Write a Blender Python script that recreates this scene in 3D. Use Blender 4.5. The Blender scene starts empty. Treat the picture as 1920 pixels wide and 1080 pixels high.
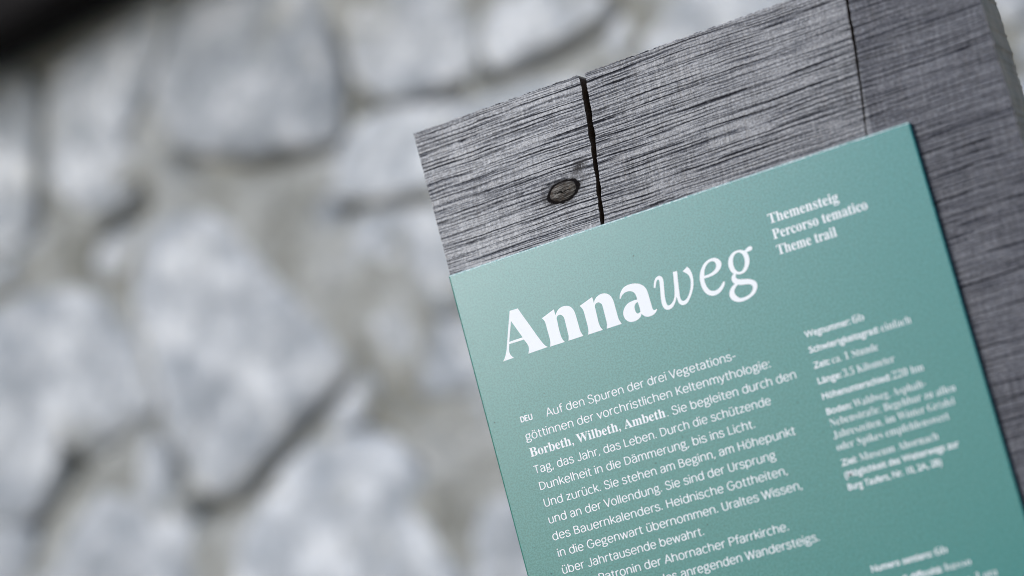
import bpy, bmesh, math, random
from mathutils import Vector, Matrix, noise
S = bpy.context.scene
COL = S.collection
MM = 0.001
# sign frame in millimetres: u to the right, v downwards, w into the scene; world metres: X = u, Y = w, Z = -v
def P3(u, v, w=0.0):
    return Vector((u * MM, w * MM, -v * MM))

# ------------------------------------------------------------------ camera
cam = bpy.data.cameras.new('camera')
cam.lens = 85.0
cam.sensor_width = 36.0
cam.clip_start = 0.05
cam.clip_end = 400.0
cam_o = bpy.data.objects.new('camera', cam)
COL.objects.link(cam_o)
R = ((0.8841523088941216, 0.2552769209261745, 0.39129066986013034),
     (-0.29047732057205744, 0.9563315411387385, 0.032448569405481235),
     (-0.3659202384542511, -0.14235054290601015, 0.9196948961606285))
def axis(r):
    return Vector((r[0], r[2], -r[1]))
ax, ay, az = axis(R[0]), -axis(R[1]), -axis(R[2])
cam_o.matrix_world = Matrix(((ax.x, ay.x, az.x, 0.5558226), (ax.y, ay.y, az.y, -1.3031506),
                             (ax.z, ay.z, az.z, -0.2206845), (0, 0, 0, 1)))
cam.dof.use_dof = True
cam.dof.focus_distance = 1.404
cam.dof.aperture_fstop = 2.1
S.camera = cam_o

# ------------------------------------------------------------------ overcast daylight
TO_SUN = Vector((-0.451, -0.814, 0.366)).normalized()
world = bpy.data.worlds.new('World')
S.world = world
world.use_nodes = True
wt = world.node_tree
bg = wt.nodes['Background']
sky = wt.nodes.new('ShaderNodeTexSky')
sky.sky_type = 'NISHITA'
sky.sun_disc = False
sky.sun_elevation = math.asin(TO_SUN.z)
sky.sun_rotation = math.atan2(TO_SUN.x, TO_SUN.y)
sky.air_density = 1.0
sky.dust_density = 1.0
sky.ozone_density = 5.0
wt.links.new(sky.outputs['Color'], bg.inputs['Color'])
bg.inputs['Strength'].default_value = 0.10
sun = bpy.data.lights.new('sun', 'SUN')
sun.energy = 1.5
sun.angle = math.radians(30)
sun.color = (1.0, 0.985, 0.97)
sun_o = bpy.data.objects.new('sun', sun)
sun_o.rotation_euler = TO_SUN.to_track_quat('Z', 'Y').to_euler()
sun_o.location = (-2, -2, 2)
COL.objects.link(sun_o)
S.view_settings.view_transform = 'Standard'
S.view_settings.look = 'None'
S.view_settings.gamma = 1.0
S.view_settings.use_curve_mapping = False
S.cycles.filter_width = 1.0
S.view_settings.exposure = 0.62

# ------------------------------------------------------------------ helpers
def link(name, me, parent=None, mat=None):
    o = bpy.data.objects.new(name, me)
    COL.objects.link(o)
    if parent:
        o.parent = parent
    if mat:
        me.materials.append(mat)
    return o

def from_bm(name, bm, parent=None, mat=None, smooth=False):
    me = bpy.data.meshes.new(name)
    bmesh.ops.recalc_face_normals(bm, faces=bm.faces[:])
    bm.to_mesh(me)
    bm.free()
    if smooth:
        for p in me.polygons:
            p.use_smooth = True
    return link(name, me, parent, mat)

class NT:
    """small wrapper to write node trees tersely"""
    def __init__(self, name):
        self.m = bpy.data.materials.new(name)
        self.m.use_nodes = True
        self.t = self.m.node_tree
        self.b = self.t.nodes['Principled BSDF']
        self.co = self.t.nodes.new('ShaderNodeTexCoord').outputs['Object']
    def n(self, kind, **kw):
        nd = self.t.nodes.new(kind)
        for k, v in kw.items():
            setattr(nd, k, v)
        return nd
    def put(self, sock, v):
        if hasattr(v, 'is_linked') or hasattr(v, 'links'):
            self.t.links.new(v, sock)
        else:
            sock.default_value = v
    def math(self, op, a, b=0.0, clamp=False):
        nd = self.n('ShaderNodeMath', operation=op, use_clamp=clamp)
        self.put(nd.inputs[0], a)
        self.put(nd.inputs[1], b)
        return nd.outputs[0]
    def vec(self, scale, src=None, loc=(0, 0, 0), rot=(0, 0, 0)):
        nd = self.n('ShaderNodeMapping')
        self.put(nd.inputs['Vector'], src or self.co)
        nd.inputs['Scale'].default_value = scale
        nd.inputs['Location'].default_value = loc
        nd.inputs['Rotation'].default_value = rot
        return nd.outputs[0]
    def noise(self, v, scale=1.0, detail=3.0, rough=0.5, dist=0.0, col=False):
        nd = self.n('ShaderNodeTexNoise')
        self.put(nd.inputs['Vector'], v)
        nd.inputs['Scale'].default_value = scale
        nd.inputs['Detail'].default_value = detail
        nd.inputs['Roughness'].default_value = rough
        nd.inputs['Distortion'].default_value = dist
        return nd.outputs['Color' if col else 'Fac']
    def ramp(self, f, *stops, interp='LINEAR'):
        nd = self.n('ShaderNodeValToRGB')
        cr = nd.color_ramp
        cr.interpolation = interp
        while len(cr.elements) < len(stops):
            cr.elements.new(0.5)
        for e, (p, c) in zip(cr.elements, stops):
            e.position = p
            e.color = (c, c, c, 1) if isinstance(c, (int, float)) else (*c, 1)
        self.put(nd.inputs[0], f)
        return nd.outputs['Color']
    def mix(self, f, a, b, blend='MIX'):
        nd = self.n('ShaderNodeMix', data_type='RGBA', blend_type=blend)
        self.put(nd.inputs[0], f)
        for s, v in ((nd.inputs[6], a), (nd.inputs[7], b)):
            if isinstance(v, tuple):
                v = (*v, 1) if len(v) == 3 else v
            self.put(s, v)
        return nd.outputs[2]
    def bump(self, h, dist, strength=1.0, prev=None):
        nd = self.n('ShaderNodeBump')
        self.put(nd.inputs['Height'], h)
        nd.inputs['Distance'].default_value = dist
        nd.inputs['Strength'].default_value = strength
        if prev:
            self.t.links.new(prev, nd.inputs['Normal'])
        return nd.outputs[0]
    def out(self, color=None, rough=None, normal=None, spec=None):
        if color is not None:
            self.put(self.b.inputs['Base Color'], color if not isinstance(color, tuple) else (*color, 1))
        if rough is not None:
            self.put(self.b.inputs['Roughness'], rough)
        if normal is not None:
            self.put(self.b.inputs['Normal'], normal)
        if spec is not None:
            self.put(self.b.inputs['Specular IOR Level'], spec)
        return self.m

# ------------------------------------------------------------------ materials
KNOT = (82.6, -26.4)      # centre of the knot on the board, mm
KA, KB = 10.4, 6.0         # its half axes, mm
KROT = math.radians(9)

def wood_face():
    t = NT('weathered_sawn_wood')
    # grain runs down the board, leaning a little like the cracks
    sep = t.n('ShaderNodeSeparateXYZ')
    t.put(sep.inputs[0], t.vec((1000, 1000, 1000)))
    x, z = sep.outputs[0], sep.outputs[2]
    # distance to the knot in its own ellipse, 1 on its rim
    dx, dz = t.math('SUBTRACT', x, KNOT[0]), t.math('SUBTRACT', z, -KNOT[1])
    c, s = math.cos(KROT), math.sin(KROT)
    ex = t.math('DIVIDE', t.math('ADD', t.math('MULTIPLY', dx, c), t.math('MULTIPLY', dz, s)), KA)
    ez = t.math('DIVIDE', t.math('SUBTRACT', t.math('MULTIPLY', dz, c), t.math('MULTIPLY', dx, s)), KB)
    rho = t.math('SQRT', t.math('ADD', t.math('MULTIPLY', ex, ex), t.math('MULTIPLY', ez, ez)))
    wob = t.noise(t.vec((1000, 1000, 1000)), 0.35, 3)
    rho = t.math('ADD', rho, t.math('MULTIPLY', t.math('SUBTRACT', wob, 0.5), 0.30))
    near = t.ramp(t.math('DIVIDE', rho, 4.0), (0.22, 1.0), (0.75, 0.0))
    xs = t.math('SUBTRACT', x, t.math('MULTIPLY', z, 0.11))
    # grain bends aside round the knot
    push = t.math('MULTIPLY', t.math('MULTIPLY', near, t.math('SIGN', dx)), 5.0)
    xg = t.math('SUBTRACT', xs, push)
    def comb(a, b, off=0.0):
        nd = t.n('ShaderNodeCombineXYZ')
        t.put(nd.inputs[0], a); t.put(nd.inputs[1], b); nd.inputs[2].default_value = off
        return nd.outputs[0]
    def sc(v, k):
        return t.math('MULTIPLY', v, k)
    # --- saw marks: lines across the board
    zj = t.math('ADD', z, sc(t.math('SUBTRACT', t.noise(comb(sc(x, .02), sc(z, .02), 9), 1.0, 2), 0.5), 3.0))
    zj = t.math('ADD', zj, sc(t.math('SUBTRACT', t.noise(comb(sc(x, .25), sc(z, .30), 4), 1.0, 2), 0.5), 0.55))
    def cuts(period, wid, ph, seed):
        """thin marks at nearly even spacing: 1 on a mark, falling to 0 within its half width"""
        j = t.noise(comb(sc(x, .004), sc(z, .16), seed), 1.0, 2.0, .6)
        ph_ = t.math('ADD', t.math('ADD', t.math('DIVIDE', zj, period), sc(j, 3.0)), ph)
        d = t.math('ABSOLUTE', t.math('SUBTRACT', t.math('FRACT', ph_), .5))
        wv = t.math('ADD', wid * .35, sc(t.noise(comb(sc(x, .05), sc(z, .6), seed + 2), 1.0, 2.0), wid * 1.3))
        return t.math('SUBTRACT', 1.0, t.math('DIVIDE', d, wv), True)
    l1 = t.ramp(cuts(2.7, .17, .2, 1.0), (.0, 0.0), (.55, 1.0))
    l2 = t.ramp(cuts(1.7, .17, .6, 5.0), (.0, 0.0), (.60, .9))
    n3 = t.noise(comb(sc(x, .06), sc(zj, .95), 7.0), 1.0, 1.5, .5)
    l3 = t.ramp(n3, (.36, 1.0), (.46, 0.0))
    mod1 = t.ramp(t.noise(comb(sc(x, .018), sc(z, .45), 3.0), 1.0, 2), (.40, .08), (.56, 1.0))
    mod2 = t.ramp(t.noise(comb(sc(x, .028), sc(z, .45), 6.0), 1.0, 2), (.42, .08), (.58, .95))
    # --- fibres down the board, clearer right of the wide crack
    f1 = t.noise(comb(sc(xg, .40), sc(z, .018), 2.0), 1.0, 3.0, .6)
    f2 = t.noise(comb(sc(xg, .62), sc(z, .06), 8.0), 1.0, 3.0, .6)
    fl = t.ramp(f2, (.36, 1.0), (.46, 0.0))
    region = t.ramp(t.noise(comb(sc(xs, .02), sc(z, .004), 17.0), 1.0, 1.0), (.40, .35), (.58, 1.0))
    band = t.ramp(t.math('DIVIDE', t.math('SUBTRACT', xs, 100.0), 160.0), (.06, 0.0), (.10, 1.0), (.50, .8), (.75, .2))
    region = t.math('MAXIMUM', sc(region, .6), band)
    cross = t.noise(comb(sc(xg, .62), sc(zj, .75), 15.0), 1.0, 3.0, .7)
    blotch = t.noise(comb(sc(x, .022), sc(z, .04), 20.0), 1.0, 3.0, .5)
    # --- colour
    base = t.ramp(f1, (.28, (.18, .18, .194)), (.50, (.25, .25, .264)), (.74, (.36, .355, .364)))
    base = t.mix(t.math('MULTIPLY', t.ramp(f1, (.52, 0.0), (.62, .5)), region), base, (.44, .425, .41))
    base = t.mix(t.ramp(blotch, (.38, .65), (.62, 0.0)), base, t.mix(1.0, base, (.58, .58, .62), 'MULTIPLY'))
    base = t.mix(t.ramp(cross, (.40, .75), (.50, 0.0)), base, (.075, .075, .085))
    base = t.mix(t.ramp(cross, (.52, 0.0), (.64, .75)), base, (.42, .42, .44))
    base = t.mix(t.math('MULTIPLY', fl, t.math('MULTIPLY', region, .7)), base, (.05, .049, .054))
    brown = t.ramp(t.noise(comb(sc(xg, .5), sc(z, .02), 31.0), 1.0, 3), (.60, 0.0), (.70, .45))
    base = t.mix(sc(brown, .5), base, (.20, .16, .135))
    g3 = t.math('MULTIPLY', t.math('MULTIPLY', l3, mod2), .22)
    g2 = t.math('MULTIPLY', t.math('MULTIPLY', l2, mod2), .85)
    g1 = t.math('MULTIPLY', l1, mod1)
    lines = t.math('MAXIMUM', g1, t.math('MAXIMUM', g2, g3))
    base = t.mix(t.math('MULTIPLY', lines, .90), base, (.010, .010, .013))
    # dark resin ring and halo at the knot
    ring = t.ramp(rho, (0.0, 1.0), (.53, 1.0), (.60, .85), (.66, 0.0))
    rr = t.math('DIVIDE', rho, 2.0)
    ring = t.ramp(rr, (.0, 1.0), (.515, 1.0), (.575, 0.0))
    halo = t.ramp(rr, (.50, .9), (1.0, 0.0))
    halo = t.math('MULTIPLY', halo, t.ramp(t.noise(comb(sc(x, .25), sc(z, .25), 41.0), 1.0, 3), (.40, .1), (.62, 1.0)))
    m1 = t.math('SUBTRACT', x, KNOT[0] + 12.8)
    m2 = t.math('SUBTRACT', z, -KNOT[1] + 10.4)
    mk = t.math('SQRT', t.math('ADD', t.math('POWER', t.math('DIVIDE', t.math('ADD', m1, sc(m2, -.6)), 7.0), 2.0), t.math('POWER', t.math('DIVIDE', m2, 6.5), 2.0)))
    mk = t.math('MULTIPLY', t.ramp(mk, (.25, 1.0), (1.0, 0.0)), t.ramp(t.noise(comb(sc(x, 1.1), sc(z, .5), 51.0), 1.0, 3), (.34, .45), (.50, 1.0)))
    halo = t.math('MAXIMUM', halo, sc(mk, .97))
    base = t.mix(halo, base, (.05, .046, .045))
    base = t.mix(ring, base, (.012, .010, .010))
    h = t.math('SUBTRACT', t.math('ADD', t.math('MULTIPLY', f2, .35), t.math('MULTIPLY', cross, .8)), t.math('MULTIPLY', lines, .9))
    nrm = t.bump(h, .00030, 1.0)
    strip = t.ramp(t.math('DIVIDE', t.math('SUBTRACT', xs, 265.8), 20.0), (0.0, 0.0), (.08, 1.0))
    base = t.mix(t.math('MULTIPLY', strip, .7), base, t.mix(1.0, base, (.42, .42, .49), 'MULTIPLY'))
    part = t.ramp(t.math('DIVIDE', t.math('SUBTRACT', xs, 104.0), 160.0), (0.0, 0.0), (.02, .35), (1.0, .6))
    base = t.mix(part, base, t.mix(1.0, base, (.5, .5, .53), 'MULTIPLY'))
    dull = t.math('MAXIMUM', lines, t.math('MAXIMUM', t.math('MAXIMUM', ring, halo), t.math('MULTIPLY', strip, .45)))
    spec = t.math('MULTIPLY', t.math('SUBTRACT', 1.0, dull, True), .7)
    return t.out(base, .36, nrm, spec)

def wood_side():
    t = NT('sawn_board_edge')
    g = t.noise(t.vec((500, 500, 30), rot=(0, .5, 0)), 1.0, 4, .6)
    k = t.noise(t.vec((60, 60, 60)), 1.0, 3)
    c = t.ramp(g, (.3, (.38, .27, .18)), (.55, (.66, .49, .34)), (.75, (.80, .63, .46)))
    c = t.mix(t.ramp(k, (.4, .5), (.65, 0.0)), c, (.28, .235, .185))
    return t.out(c, .8, t.bump(g, .0006, .8), .3)

def crack_inner():
    t = NT('raw_wood_in_crack')
    g = t.noise(t.vec((900, 900, 40)), 1.0, 3)
    return t.out(t.ramp(g, (.3, (.07, .05, .036)), (.7, (.19, .14, .10))), .85, None, .2)

def knot_mat():
    t = NT('knot_wood')
    sep = t.n('ShaderNodeSeparateXYZ')
    t.put(sep.inputs[0], t.vec((1000 / KA, 1000, 1000 / KB), rot=(0, KROT, 0)))
    ex, ez = sep.outputs[0], sep.outputs[2]
    r = t.math('SQRT', t.math('ADD', t.math('MULTIPLY', ex, ex), t.math('MULTIPLY', ez, ez)))
    wob = t.noise(t.vec((350, 350, 350)), 1.0, 3)
    r2 = t.math('ADD', r, t.math('MULTIPLY', t.math('SUBTRACT', wob, .5), .35))
    rings = t.math('SINE', t.math('MULTIPLY', r2, 24.0))
    g = t.noise(t.vec((90, 90, 800), rot=(0, math.radians(-10), 0)), 1.0, 4, .65, .3)
    v = t.math('ADD', t.math('MULTIPLY', rings, .025), g)
    c = t.ramp(v, (.34, (.014, .012, .011)), (.45, (.055, .048, .042)), (.56, (.15, .135, .118)), (.68, (.30, .28, .25)))
    c = t.mix(t.ramp(wob, (.48, 0.0), (.7, .5)), c, (.09, .06, .038))
    # checks across the middle
    ck = t.math('ABSOLUTE', t.math('ADD', ez, t.math('MULTIPLY', t.math('SUBTRACT', wob, .5), .7)))
    ck = t.math('MULTIPLY', t.ramp(ck, (.03, 1.0), (.09, 0.0)), t.ramp(t.math('ABSOLUTE', ex), (.35, 1.0), (.7, 0.0)))
    c = t.mix(ck, c, (.008, .007, .006))
    c = t.mix(t.ramp(r2, (.76, 0.0), (.90, .9)), c, (.02, .016, .014))
    return t.out(c, .85, t.bump(v, .0006, .8), .06)

def panel_mat():
    t = NT('sage_green_powder_coat')
    v = t.vec((1000, 1000, 1000))
    peel = t.noise(v, 1.1, 3, .6)
    fine = t.noise(v, .95, 3, .65)
    base = t.mix(t.ramp(fine, (.42, 0.0), (.58, 1.0)), GREEN_A, GREEN_B)
    big = t.noise(v, .012, 3)
    base = t.mix(t.ramp(big, (.35, 0.0), (.7, .25)), base, GREEN_C)
    # grains of dirt lying on the coat
    vo = t.n('ShaderNodeTexVoronoi', feature='F1')
    t.put(vo.inputs['Vector'], v)
    vo.inputs['Scale'].default_value = .2
    wh = t.n('ShaderNodeSeparateColor')
    t.put(wh.inputs[0], vo.outputs['Color'])
    size = t.math('MULTIPLY', t.math('POWER', wh.outputs[0], 3.0), .11)
    d = t.math('ADD', vo.outputs['Distance'], t.math('MULTIPLY', t.math('SUBTRACT', peel, .5), .05))
    spot = t.math('SUBTRACT', 1.0, t.math('DIVIDE', d, t.math('ADD', size, .002)), True)
    spot = t.ramp(spot, (0.0, 0.0), (.35, 1.0))
    base = t.mix(t.math('MULTIPLY', spot, .85), base, (.035, .055, .05))
    rough = t.math('ADD', .18, t.math('MULTIPLY', fine, .09))
    n = t.bump(peel, .00007, .5)
    n = t.bump(fine, .00003, .5, n)
    return t.out(base, rough, n, t.math('MULTIPLY', t.math('SUBTRACT', 1.0, spot), .6))
GREEN_A = (.020, .162, .149)
GREEN_B = (.044, .250, .231)
GREEN_C = (.030, .198, .182)

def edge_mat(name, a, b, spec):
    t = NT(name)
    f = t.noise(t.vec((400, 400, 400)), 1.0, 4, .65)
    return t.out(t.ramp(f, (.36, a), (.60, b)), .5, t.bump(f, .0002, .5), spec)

def print_mat():
    t = NT('white_print')
    f = t.noise(t.vec((1000, 1000, 1000)), 1.6, 3)
    return t.out(t.ramp(f, (.3, .78), (.7, .84)), .42, t.bump(f, .0001, .5), .5)

def stone_mat():
    t = NT('pale_granite')
    oi = t.n('ShaderNodeObjectInfo')
    v = t.vec((1, 1, 1))
    sh = t.n('ShaderNodeVectorMath', operation='ADD')
    t.put(sh.inputs[0], v)
    cx = t.n('ShaderNodeCombineXYZ')
    t.put(cx.inputs[0], t.math('MULTIPLY', oi.outputs['Random'], 7.0))
    t.put(sh.inputs[1], cx.outputs[0])
    v = sh.outputs[0]
    a = t.noise(v, 12, 4, .65, .3)
    b = t.noise(v, 26, 4, .65)
    g = t.noise(v, 120, 4, .7)
    c = t.ramp(a, (.32, (.36, .38, .395)), (.46, (.53, .54, .55)), (.58, (.74, .74, .735)), (.70, (.85, .84, .82)))
    c = t.mix(t.ramp(b, (.36, .8), (.54, 0.0)), c, (.33, .35, .37))
    c = t.mix(t.ramp(b, (.56, 0.0), (.66, .8)), c, (.90, .89, .88))
    c = t.mix(t.ramp(t.noise(v, 8, 4, .6, .5), (.56, 0.0), (.68, .7)), c, (.47, .45, .38))
    c = t.mix(t.ramp(g, (.36, .55), (.48, 0.0)), c, (.20, .21, .225))
    hv = t.n('ShaderNodeHueSaturation')
    t.put(hv.inputs['Color'], c)
    t.put(hv.inputs['Value'], t.math('ADD', .80, t.math('MULTIPLY', oi.outputs['Random'], .24)))
    return t.out(hv.outputs['Color'], .8, t.bump(t.math('ADD', b, t.math('MULTIPLY', g, .5)), .006, .9), .3)

def mortar_mat():
    t = NT('old_lime_mortar')
    a = t.noise(t.vec((1, 1, 1)), 14, 5, .6)
    b = t.noise(t.vec((1, 1, 1)), 120, 4, .7)
    c = t.ramp(a, (.32, (.22, .21, .17)), (.48, (.36, .352, .315)), (.66, (.48, .475, .45)))
    c = t.mix(t.ramp(b, (.35, .5), (.55, 0.0)), c, (.12, .12, .11))
    return t.out(c, .9, t.bump(b, .004, .8), .2)

def beam_mat():
    t = NT('dark_stained_timber')
    g = t.noise(t.vec((6, 60, 60)), 1.0, 4, .6)
    return t.out(t.ramp(g, (.3, (.010, .009, .009)), (.7, (.026, .023, .022))), .95, t.bump(g, .002, .6), .05)

def ground_mat():
    t = NT('gravel_ground')
    a = t.noise(t.vec((1, 1, 1)), 3, 5, .6)
    b = t.noise(t.vec((1, 1, 1)), 90, 3, .7)
    c = t.ramp(a, (.3, (.06, .065, .045)), (.7, (.15, .145, .13)))
    c = t.mix(t.ramp(b, (.4, .6), (.6, 0.0)), c, (.05, .05, .045))
    return t.out(c, .95, t.bump(b, .01, .8), .2)

M_SHEEN = edge_mat('painted_sheen_edge', (.16, .36, .33), (.62, .72, .70), .5)  # pale tone stands in for sky light along the top bevel
M_SHADE = edge_mat('painted_shade_edge', (.006, .105, .075), (.012, .16, .115), .1)  # darker green stands in for the unlit look of the left bevel
M_FACE, M_SIDE, M_CRACK, M_KNOT = wood_face(), wood_side(), crack_inner(), knot_mat()
M_PANEL, M_PRINT, M_STONE, M_MORTAR, M_BEAM, M_GROUND = panel_mat(), print_mat(), stone_mat(), mortar_mat(), beam_mat(), ground_mat()

# ------------------------------------------------------------------ ground
GV = 1250.0                                        # level of the ground, mm below the top of the sign
bm = bmesh.new()
vs = [bm.verts.new(P3(x, GV, y)) for x, y in ((-60000, -60000), (60000, -60000), (60000, 20000), (-60000, 20000))]
bm.faces.new(vs)
g = from_bm('ground', bm, None, M_GROUND)
g['kind'] = 'structure'

# ------------------------------------------------------------------ the stone wall
rng = random.Random(7)
WALL_W = 900.0                                     # plane of the stone faces, mm behind the sign
STONES = [[(-608.8,-514.5),(-505.7,-525.4),(-449.9,-470.0),(-456.3,-413.9),(-469.8,-337.3),(-507.6,-335.3),(-576.6,-345.2),(-630.4,-366.9),(-669.0,-397.5),(-664.2,-443.7),(-638.2,-482.8)],
 [(-774.2,-505.5),(-701.7,-526.1),(-622.0,-540.2),(-623.0,-507.5),(-671.1,-458.1),(-719.2,-402.1),(-698.6,-377.4),(-734.7,-347.2),(-787.2,-345.9),(-815.0,-385.0),(-802.8,-454.0)],
 [(-886.2,-556.4),(-835.4,-529.6),(-813.1,-506.5),(-822.2,-448.3),(-837.8,-392.4),(-860.2,-350.8),(-896.2,-337.7),(-954.9,-362.1)],
 [(-950.0,-274.8),(-883.7,-279.2),(-828.3,-274.5),(-786.3,-249.8),(-765.3,-213.8),(-757.1,-170.1),(-767.4,-126.1),(-791.3,-109.3),(-850.3,-96.3),(-866.6,-112.6),(-877.9,-127.6),(-892.2,-84.0),(-923.7,-59.9),(-954.9,-50.3),(-1006.2,-72.8)],
 [(-748.2,-250.2),(-715.5,-293.4),(-668.8,-302.5),(-619.6,-286.9),(-593.9,-238.0),(-568.5,-189.8),(-543.4,-142.2),(-526.2,-108.7),(-579.9,-81.5),(-634.7,-48.4),(-687.0,-14.1),(-710.8,-11.9),(-732.7,-52.4),(-741.1,-130.3),(-747.8,-190.9)],
 [(-597.6,-318.0),(-571.2,-294.9),(-545.2,-237.4),(-524.0,-176.4),(-508.2,-120.4),(-520.0,-112.5),(-536.0,-145.7),(-563.9,-205.7),(-592.3,-266.6),(-611.2,-304.8)],
 [(-681.4,-353.9),(-629.6,-346.0),(-571.1,-318.2),(-527.8,-310.0),(-492.4,-298.5),(-501.4,-266.8),(-493.0,-206.8),(-477.4,-150.9),(-503.1,-127.4),(-519.6,-180.7),(-540.0,-244.4),(-562.9,-301.0),(-595.3,-326.0),(-629.5,-298.9),(-679.7,-311.8),(-714.3,-304.9),(-700.0,-336.1)],
 [(-419.5,-441.8),(-381.8,-463.2),(-280.6,-426.9),(-291.2,-379.5),(-309.9,-346.3),(-377.9,-345.5),(-413.6,-351.9),(-435.0,-383.3)],
 [(-279.8,-398.1),(-235.3,-416.3),(-160.1,-389.3),(-149.0,-357.4),(-196.1,-346.2),(-257.8,-338.5),(-276.5,-335.9),(-294.8,-352.4)],
 [(-488.0,-291.3),(-451.2,-331.1),(-404.9,-338.6),(-313.3,-313.4),(-264.8,-313.9),(-188.0,-293.3),(-193.4,-234.4),(-291.4,-222.1),(-387.5,-247.4),(-440.6,-257.7),(-487.9,-269.4)],
 [(-481.1,-237.4),(-446.0,-238.9),(-387.7,-224.9),(-275.4,-194.7),(-295.9,-123.8),(-382.1,-116.7),(-416.7,-124.2),(-470.2,-154.4),(-490.2,-194.6)],
 [(-479.3,-140.1),(-441.4,-124.3),(-362.7,-99.7),(-353.4,-69.3),(-380.4,-38.5),(-437.5,-41.0),(-451.0,-47.6),(-472.2,-81.7),(-486.5,-108.4)],
 [(-503.4,-82.3),(-495.8,-60.4),(-507.2,-46.8),(-542.1,-35.2),(-565.2,-43.3),(-546.7,-63.6),(-521.9,-83.7)],
 [(-684.6,35.1),(-625.6,-11.8),(-580.0,-36.1),(-513.9,-23.4),(-485.2,6.8),(-474.1,54.2),(-461.0,104.5),(-462.8,153.2),(-710.3,91.1)],
 [(-916.7,15.8),(-876.7,-26.8),(-824.2,-65.6),(-776.1,-90.5),(-761.0,-71.7),(-754.3,-23.5),(-746.2,19.0),(-766.0,77.1),(-955.8,29.5)],
 [(-429.0,88.2),(-400.0,71.3),(-344.8,86.0),(-333.1,126.8),(-349.0,181.8),(-455.5,155.0)],
 [(-415.7,-21.0),(-388.6,-52.0),(-342.7,-44.2),(-339.4,6.0),(-366.1,36.8),(-403.3,-0.9)],
 [(-465.7,-35.1),(-430.7,-11.4),(-413.3,12.8),(-367.6,41.8),(-358.3,71.6),(-421.2,61.2),(-452.6,43.4),(-464.4,9.8)],
 [(-137.3,-347.8),(-62.7,-348.7),(17.4,-336.3),(35.6,-286.6),(-27.1,-260.0),(-132.4,-285.4),(-168.6,-319.9)],
 [(-761.2,-289.8),(-726.6,-326.7),(-715.8,-299.5),(-745.1,-261.1),(-769.7,-259.6),(-799.3,-277.7),(-859.3,-289.9),(-940.5,-308.6),(-932.7,-336.8),(-845.3,-340.1),(-791.8,-329.3)],
 [(213.5,-202.9),(240.7,-208.9),(291.3,-185.9),(290.6,-150.5),(238.2,-158.3),(213.5,-177.1)],
 [(203.9,-247.9),(228.0,-260.2),(306.5,-236.9),(299.9,-198.2),(245.0,-215.1),(213.3,-210.8)],
 [(207.7,-166.1),(235.4,-148.9),(283.4,-142.8),(274.5,-79.8),(214.7,-79.1),(198.2,-125.5)]]
GAPS = [(49, 16, [(-648.8,-362.6),(-607.5,-342.0),(-556.6,-334.2),(-492.6,-330.2)]),
 (60, 16, [(-768.1,-292.8),(-746.0,-321.9),(-717.6,-341.7)]),
 (66, 17, [(-727.5,-1.0),(-696.6,-4.3),(-658.3,-22.8),(-610.5,-52.8),(-543.2,-96.6)]),
 (66, 18, [(-967.8,-34.7),(-919.5,-66.8),(-880.6,-92.1)]),
 (44, 13, [(-497.8,-262.2),(-457.1,-252.7),(-397.7,-240.6)]),
 (44, 13, [(-425.2,-353.0),(-386.9,-343.6),(-333.1,-336.2)]),
 (55, 15, [(-286.9,-337.0),(-240.7,-340.4),(-191.9,-344.3),(-153.2,-355.9)]),
 (27, 17, [(-810.5,-507.6),(-835.4,-423.5),(-856.3,-356.7)]),
 (27, 16, [(-639.6,-515.8),(-686.5,-459.3),(-729.7,-412.0)]),
 (22, 15, [(-448.0,-436.6),(-463.4,-360.1),(-478.4,-330.2)]),
 (24, 15, [(-773.8,-198.8),(-766.8,-125.7),(-750.4,-39.1)]),
 (19, 13, [(-497.4,-111.8),(-481.8,-56.3),(-450.3,-36.1)]),
 (24, 13, [(-396.5,-115.8),(-411.4,-80.9)]),
 (27, 12, [(-864.2,-87.7),(-811.2,-102.7),(-773.2,-127.5)]),
 (19, 15, [(-546.3,-51.9),(-506.9,-12.6),(-473.8,24.5)]),
 (33, 12, [(214.9,-228.3),(232.7,-219.4),(265.9,-211.8)]),
 (33, 12, [(201.1,-173.1),(223.3,-170.6)]),
 (15, 12, [(-887.4,-335.8),(-849.5,-342.3),(-840.1,-376.0)]),
 (16, 11, [(-440.5,-422.3),(-448.3,-372.5),(-428.1,-354.0)])]
MORTAR_D = 15.5
BEAM = ((-913.7, -523.9), (-600.7, -554.5))
TOP_ROW = -583.9
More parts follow.
